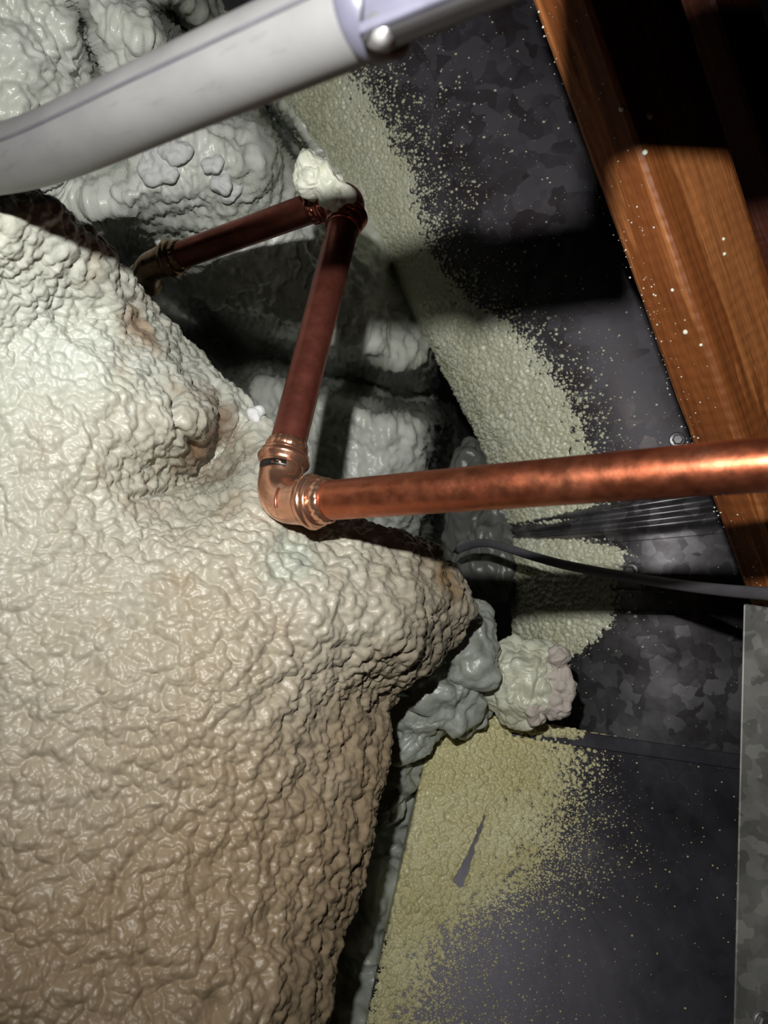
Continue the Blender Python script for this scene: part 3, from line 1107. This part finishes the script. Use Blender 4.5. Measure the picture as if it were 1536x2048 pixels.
# ------------------------------------------------------------------ joists
def joist(name, label, c0, c1, w1, w2, ang, mat, gap=0):
    """c0, c1: ends of the corner edge nearest the camera; w1 and w2 the widths of the two faces that meet there"""
    c0, c1 = Vector(c0), Vector(c1)
    L = (c1 - c0).normalized()
    view = ((c0 + c1) / 2 - Vector((0, 0, CAMZ))).normalized()
    front_ = -(view - L * view.dot(L)).normalized()
    left_ = front_.cross(L).normalized()
    if left_.x > 0: left_ = -left_
    t1 = (left_ * math.cos(ang) - front_ * math.sin(ang))
    a2 = math.pi / 2 - ang
    t2 = (-left_ * math.cos(a2) - front_ * math.sin(a2))
    ln = (c1 - c0).length
    # local frame: x = t1, y = t2, z = along the beam
    M = Matrix((t1, t2, L)).transposed()
    nz, n1, n2 = 120, 10, 16
    # ring of points round the section
    ring = [(w1 * (1 - k / n1), 0) for k in range(n1)] + [(0, w2 * k / n2) for k in range(n2)] + \
           [(w1 * k / n1, w2) for k in range(n1)] + [(w1, w2 * (1 - k / n2)) for k in range(n2)]
    ring = np.array(ring)
    # round the arrises a little
    cen = np.array([w1 / 2, w2 / 2])
    for cx, cy in ((0, 0), (w1, 0), (0, w2), (w1, w2)):
        k = np.argmin(np.hypot(ring[:, 0] - cx, ring[:, 1] - cy))
        ring[k] += (cen - ring[k]) / np.linalg.norm(cen - ring[k]) * .0018
    zs = np.linspace(0, ln, nz)
    P = np.zeros((nz, len(ring), 3))
    P[..., 0] = ring[None, :, 0]; P[..., 1] = ring[None, :, 1]; P[..., 2] = zs[:, None]
    out = (ring - cen) / np.linalg.norm(ring - cen, axis=1, keepdims=True)
    hh = .0006 * perlin(P * np.array([120, 120, 25.]), 3) + .0004 * perlin(P * np.array([300, 300, 180.]), 4)
    P[..., 0] += out[None, :, 0] * hh; P[..., 1] += out[None, :, 1] * hh
    m = len(ring)
    Fq = [tuple(f) for f in grid_faces(nz, m, True)] + [tuple(range(m)), tuple(range((nz - 1) * m, nz * m))]
    me = bpy.data.meshes.new(name)
    me.from_pydata([tuple(v) for v in P.reshape(-1, 3)], [], Fq)
    import bmesh
    bm = bmesh.new(); bm.from_mesh(me); bmesh.ops.recalc_face_normals(bm, faces=bm.faces); bm.to_mesh(me); bm.free()
    me.materials.append(mat)
    o = bpy.data.objects.new(name, me)
    COL.objects.link(o)
    o.matrix_world = Matrix.Translation(c0) @ M.to_4x4()
    tag(o, label, 'joist')
    return o, (t1, t2, L, front_)


J0 = at(1180 - .345 * 260, -260, .385)
J1 = at(1180 + .345 * 1750, 1750, .535)
jo, (jt1, jt2, jL, jf) = joist('floor_joist', 'orange-brown wooden joist slanting down behind the copper pipe', J0, J1, .036, .074, math.radians(38), M_WOOD)
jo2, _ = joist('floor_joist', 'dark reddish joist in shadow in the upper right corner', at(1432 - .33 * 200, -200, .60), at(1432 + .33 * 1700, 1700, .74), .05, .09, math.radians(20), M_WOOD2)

# beads of foam stuck to the joist
cz = Vector((0, 0, CAMZ))


def on_plane(px, py, p0, nrm):
    dr = at(px, py, 1.0) - cz
    return cz + dr * ((p0 - cz).dot(nrm) / dr.dot(nrm))


n_left = jL.cross(jt1).normalized(); n_left = n_left if n_left.dot(jf) > 0 else -n_left
n_right = jL.cross(jt2).normalized(); n_right = n_right if n_right.dot(jf) > 0 else -n_right
inv = jo.matrix_world.inverted()
V0, F0 = ico(2)
for px, py, r, side in [(1298, 232, .0022, 1), (1290, 305, .0016, 1), (1243, 218, .0015, 0), (1371, 664, .0016, 0), (1345, 580, .0011, 0), (1402, 690, .0010, 0), (1447, 478, .0010, 1), (1449, 508, .0011, 1)]:
    nn = n_right if side else n_left
    p = inv @ on_plane(px, py, Vector(J0), nn)
    me = bpy.data.meshes.new('foam_bead')
    me.from_pydata([tuple(Vector(v) * r + p) for v in V0], [], [tuple(f) for f in F0])
    me.polygons.foreach_set('use_smooth', np.ones(len(me.polygons), bool))
    me.materials.append(M_FOAM_PALE)
    b = bpy.data.objects.new('foam_bead', me); COL.objects.link(b); b.parent = jo
# fine droplets on its left face
n = 420
q = RNG.random((n, 2)); ln = (J1 - J0).length
edge_bias = q[:, 0] ** .45
Pd = np.array(J0)[None] + np.array(jt1)[None] * (edge_bias * .039)[:, None] + np.array(jL)[None] * (q[:, 1] * ln)[:, None]
o = droplets('foam_speckle', Pd, np.broadcast_to(np.array(n_left), Pd.shape), .00022 + .0005 * RNG.random(n) ** 3, M_FOAM_PALE, None, None, 1)
o.parent = jo; o.matrix_parent_inverse = inv

# ------------------------------------------------------------------ copper water line
RP = .0111
C1, C2, C3 = at(545, 1010, .45), at(703, 387, .565), at(300, 533, .655)
PR = at(2500, 849, .232)
run = thing('copper_pipe_run', tuple(C1), 'copper water pipe with press-fit elbows zigzagging across the middle', 'pipe')


def pipe(a, b, mat, r=RP, label=None, nseg=48):
    o = link_mesh('pipe', *sweep(polyline([tuple(a), tuple(b)], 24), r, nseg), mat, run, origin=tuple(a))
    if label: o['label'] = label
    return o


def lerp(a, b, m):
    """point m metres from a towards b"""
    return a + (b - a).normalized() * m


LEG = .040
pipe(lerp(C1, PR, .030), PR, M_COPPER, label='bright orange copper pipe')
pipe(lerp(C1, C2, .030), lerp(C2, C1, .026), M_COPPER_DARK, label='dark red-brown copper pipe')
pipe(lerp(C2, C3, .026), lerp(C3, C2, .026), M_COPPER_DARK, label='dark red-brown copper pipe')


def elbow(C, A, B, mat, mat2, leg=.036, bend=.017, label=None, ring_mat=None):
    """press elbow: body with a bend, on each end a bead and a crimped collar"""
    a = (A - C).normalized(); b = (B - C).normalized()
    cosang = a.dot(b); half = math.acos(max(-1, min(1, cosang))) / 2
    tlen = bend / math.tan(half)
    bis = (a + b).normalized()
    O = C + bis * (bend / math.sin(half))
    p0, p1 = C + a * tlen, C + b * tlen
    pts = [C + a * (leg - .012)]
    nseg = 16
    v0, v1 = (p0 - O), (p1 - O)
    ang = v0.angle(v1)
    ax = v0.cross(v1).normalized()
    arc = [O + Matrix.Rotation(ang * k / nseg, 3, ax) @ v0 for k in range(nseg + 1)]
    pts = list(polyline([tuple(C + a * (leg - .013)), tuple(p0)], 6))[:-1] + [np.array(q) for q in arc] + list(polyline([tuple(p1), tuple(C + b * (leg - .013))], 6))[1:]
    n = len(pts)
    rad = np.full(n, RP + .0012)
    rad[:3] += .0010; rad[-3:] += .0010
    rad[3:5] += .0004; rad[-5:-3] += .0004
    body = link_mesh('elbow_fitting', *sweep(np.array(pts), rad, 48), mat, run, origin=tuple(C))
    if label: body['label'] = label
    for d in (a, b):
        st = [(-.0150, .0022), (-.0135, .0026), (-.0125, .0030), (-.0112, .0044), (-.0098, .0050), (-.0084, .0045), (-.0074, .0030), (-.0066, .0034), (-.0056, .0036), (-.0048, .0026), (-.0042, .0014)]
        ps = [tuple(C + d * (leg + t)) for t, _ in st]
        link_mesh('press_bead', *sweep(ps, [RP + r for _, r in st], 48), ring_mat or mat, body, origin=tuple(C))
        st = [(-.0046, .0012), (-.0040, .0016), (.0000, .0013), (.0018, .0009), (.0026, .0002)]
        ps = [tuple(C + d * (leg + t)) for t, _ in st]
        cr = lambda i, th: 1 + .055 * (np.abs(np.sin(th * 6)) > .38) * (i > 0) * (i < 4)
        link_mesh('crimp_collar', *sweep(ps, [RP + r for _, r in st], 72, shape=cr), mat2, body, origin=tuple(C))
    return body


e1 = elbow(C1, PR, C2, M_COPPER_FIT, M_COPPER_FIT, .040, .019, 'shiny copper press elbow')
elbow(C2, C1, C3, M_COPPER_FITD, M_COPPER_FITD, .033, .016, 'dark copper press elbow')
E3 = at(262, 640, .76)
elbow(C3, C2, E3, M_BRASS, M_BRASS, .034, .016, 'tarnished bronze-coloured press elbow')
pipe(lerp(C3, E3, .026), lerp(C3, E3, .12), M_COPPER_DARK)

# printed black mark on the front elbow, with two small strokes left in copper
def band(C, d, t0, t1, th0, th1, r, mat, name, parent, ref):
    d = d.normalized()
    x = (ref - d * ref.dot(d)).normalized(); y = d.cross(x)
    n = 16
    V, Fq = [], []
    for t in (t0, t1):
        for k in range(n + 1):
            th = th0 + (th1 - th0) * k / n
            V.append(tuple(C + d * t + (x * math.cos(th) + y * math.sin(th)) * r))
    for k in range(n):
        Fq.append((k, k + 1, n + 2 + k, n + 1 + k))
    m = len(V)
    V += [tuple(C + d * (t0 if i <= n else t1) + (Vector(v) - C - d * (t0 if i <= n else t1)) * .985) for i, v in enumerate(V)]
    Fq += [tuple(reversed([i + m for i in f])) for f in Fq[:n]]
    Fq += [(k + 1, k, k + m, k + 1 + m) for k in range(n)] + [(n + 1 + k, n + 2 + k, n + 2 + k + m, n + 1 + k + m) for k in range(n)]
    return link_mesh(name, V, Fq, mat, parent, smooth=True, origin=tuple(C))


camdir = (cz - C1).normalized()
dv = (C2 - C1).normalized()
sgn = 1 if (dv.cross((camdir - dv * camdir.dot(dv)).normalized())).x < 0 else -1
o = band(C1, dv, .0196, .0240, sgn * -.12, sgn * 1.25, RP + .0026, M_BLACK, 'printed_mark', e1, camdir); o['label'] = 'black printed mark'
for t0, t1, a0, a1 in [(.0205, .0220, .42, .52), (.0212, .0228, .12, .18), (.0222, .0230, .20, .32)]:
    band(C1, dv, t0, t1, sgn * a0, sgn * a1, RP + .0028, M_COPPER_FIT, 'mark_stroke', e1, camdir)
dh = (PR - C1).normalized()
sg2 = 1 if (dh.cross((camdir - dh * camdir.dot(dh)).normalized())).z > 0 else -1
o = band(C1, dh, .0128, .0140, sg2 * -.15, sg2 * .85, RP + .0018, M_COPPER_FITD, 'printed_mark', e1, camdir); o['label'] = 'short dark stroke'

# ragged scrap of foam sitting on the far elbow
scrap = thing('foam_scrap', tuple(at(655, 395, .545)), 'small pale white scrap of foam stuck on the upper copper elbow', 'foam')
KW_S = dict(cell=.0060, amp=.0020, macro=.012, macro_amp=.0050, seed=81, ridge=.0022, warp=.8)
for i, (px, py, rx, ry, tl) in enumerate([(622, 340, 30, 20, -.6), (650, 362, 44, 24, -.75), (672, 385, 26, 20, -.4), (618, 362, 16, 24, .2)]):
    blob('foam_piece', px, py, .540, rx, ry, .010, M_FOAM_PALE, dict(KW_S, seed=81), scrap, 76, -tl)

# ------------------------------------------------------------------ grey conduit in front
RC = .01335
cpts = [(-330, 345, .375), (-120, 336, .345), (0, 322, .325), (70, 305, .308), (140, 277, .293), (300, 205, .268), (500, 118, .242), (745, 12, .2155)]
cw = smooth_line(polyline([tuple(at(*c)) for c in cpts], 90), 40)
con = thing('conduit', tuple(cw[0]), 'grey plastic conduit with junction fitting, out of focus across the top left', 'conduit')
link_mesh('conduit_pipe', *sweep(cw, RC, 64), M_CONDUIT, con, origin=tuple(cw[-1]))
e_end = Vector(cw[-1]); dirc = (Vector(cw[-1]) - Vector(cw[-12])).normalized()
vw = (e_end - cz).normalized()
upv = (Vector((0, 0, 1)) - dirc * dirc.z).normalized()
frv = dirc.cross(upv).normalized()
if frv.y > 0: frv = -frv
# moulded line along the top of the pipe
def seam_pt(q):
    q = Vector(q)
    t = (cz - q).normalized(); t = (t - dirc * t.dot(dirc)).normalized()
    u = (upv - t * upv.dot(t)); u = (u - dirc * u.dot(dirc)).normalized()
    return tuple(q + (t * math.cos(math.radians(36)) + u * math.sin(math.radians(36))) * (RC + .00005))


ridge_pts = [seam_pt(q) for q in cw[20:]]
link_mesh('mould_seam', *sweep(ridge_pts, .0007, 8), M_CABLE, con, origin=tuple(e_end))
body_o = link_mesh('conduit_hub', *sweep([tuple(e_end + dirc * t) for t in (-.004, -.003, .004, .006)], [RC + .0002, RC + .0012, RC + .0012, RC - .001], 64), M_BODY, con, origin=tuple(e_end))
block_c = at(1208, -318, .200)  # unseen block added above the frame to cast the shadow on the joist
bevel_box('shadow_block', block_c, dirc * .0245, upv * .0240, frv * .016, M_BOXBLACK, con, .002, 2)
bc = e_end + dirc * .0275 - upv * .0045
bevel_box('fitting_body', bc + frv * .0070, dirc * .0245, upv * .0128, frv * .0050, M_BOXBLACK, con, .003, 3)
bevel_box('cover_rim', bc + frv * .0118 - upv * .0102, dirc * .0225, upv * .0015, frv * .0018, M_RIM, con, .0008)
bevel_box('cover_plate', bc + frv * .0116 + upv * .0016, dirc * .0220, upv * .0105, frv * .0008, M_BODY, con, .0008)
sp = at(757, 62, .2025)
hd = []
for t, r in ((-.003, .0046), (.0005, .0046), (.0018, .0040), (.0025, .0026), (.0027, .0004)):
    hd.append((tuple(sp + (frv * .9 - upv * .3).normalized() * t), r))
so = link_mesh('cover_screw', *sweep([h[0] for h in hd], [h[1] for h in hd], 28), M_STEEL, con, origin=tuple(sp))
so['label'] = 'shiny round screw head'
sd = (frv * .9 - upv * .3).normalized()
bevel_box('screw_slot', sp + sd * .0024, (dirc * .7 + upv * .5).normalized() * .0034, (dirc * -.5 + upv * .7).normalized() * .0006, sd * .0006, M_HOLE, so, .0002)

# ------------------------------------------------------------------ loose cable
kp = [(914, 1101, .80), (940, 1090, .78), (965, 1084, .755), (1000, 1091, .73), (1050, 1108, .70), (1120, 1128, .665), (1200, 1144, .63), (1290, 1160, .59),
      (1380, 1173, .545), (1460, 1182, .50), (1540, 1188, .46), (1650, 1196, .42), (1900, 1214, .36), (2300, 1240, .30)]
kw_ = smooth_line(polyline([tuple(at(*c)) for c in kp], 90), 4)
cab = link_mesh('cable', *sweep(kw_, .0041, 20, squash=(.72, 1.0)), M_CABLE, None, origin=tuple(kw_[0]))
tag(cab, 'thin dark grey cable running from the foam gap to the right edge', 'cable')
core = sweep(polyline([tuple(Vector(kw_[0]) + (Vector(kw_[0]) - Vector(kw_[4])).normalized() * t) for t in (0, .006)], 4), .0016, 10)
link_mesh('cable_core', *core, M_HOLE, cab, origin=tuple(kw_[0]))

for o in list(bpy.data.objects):
    if '_o' in o: del o['_o']
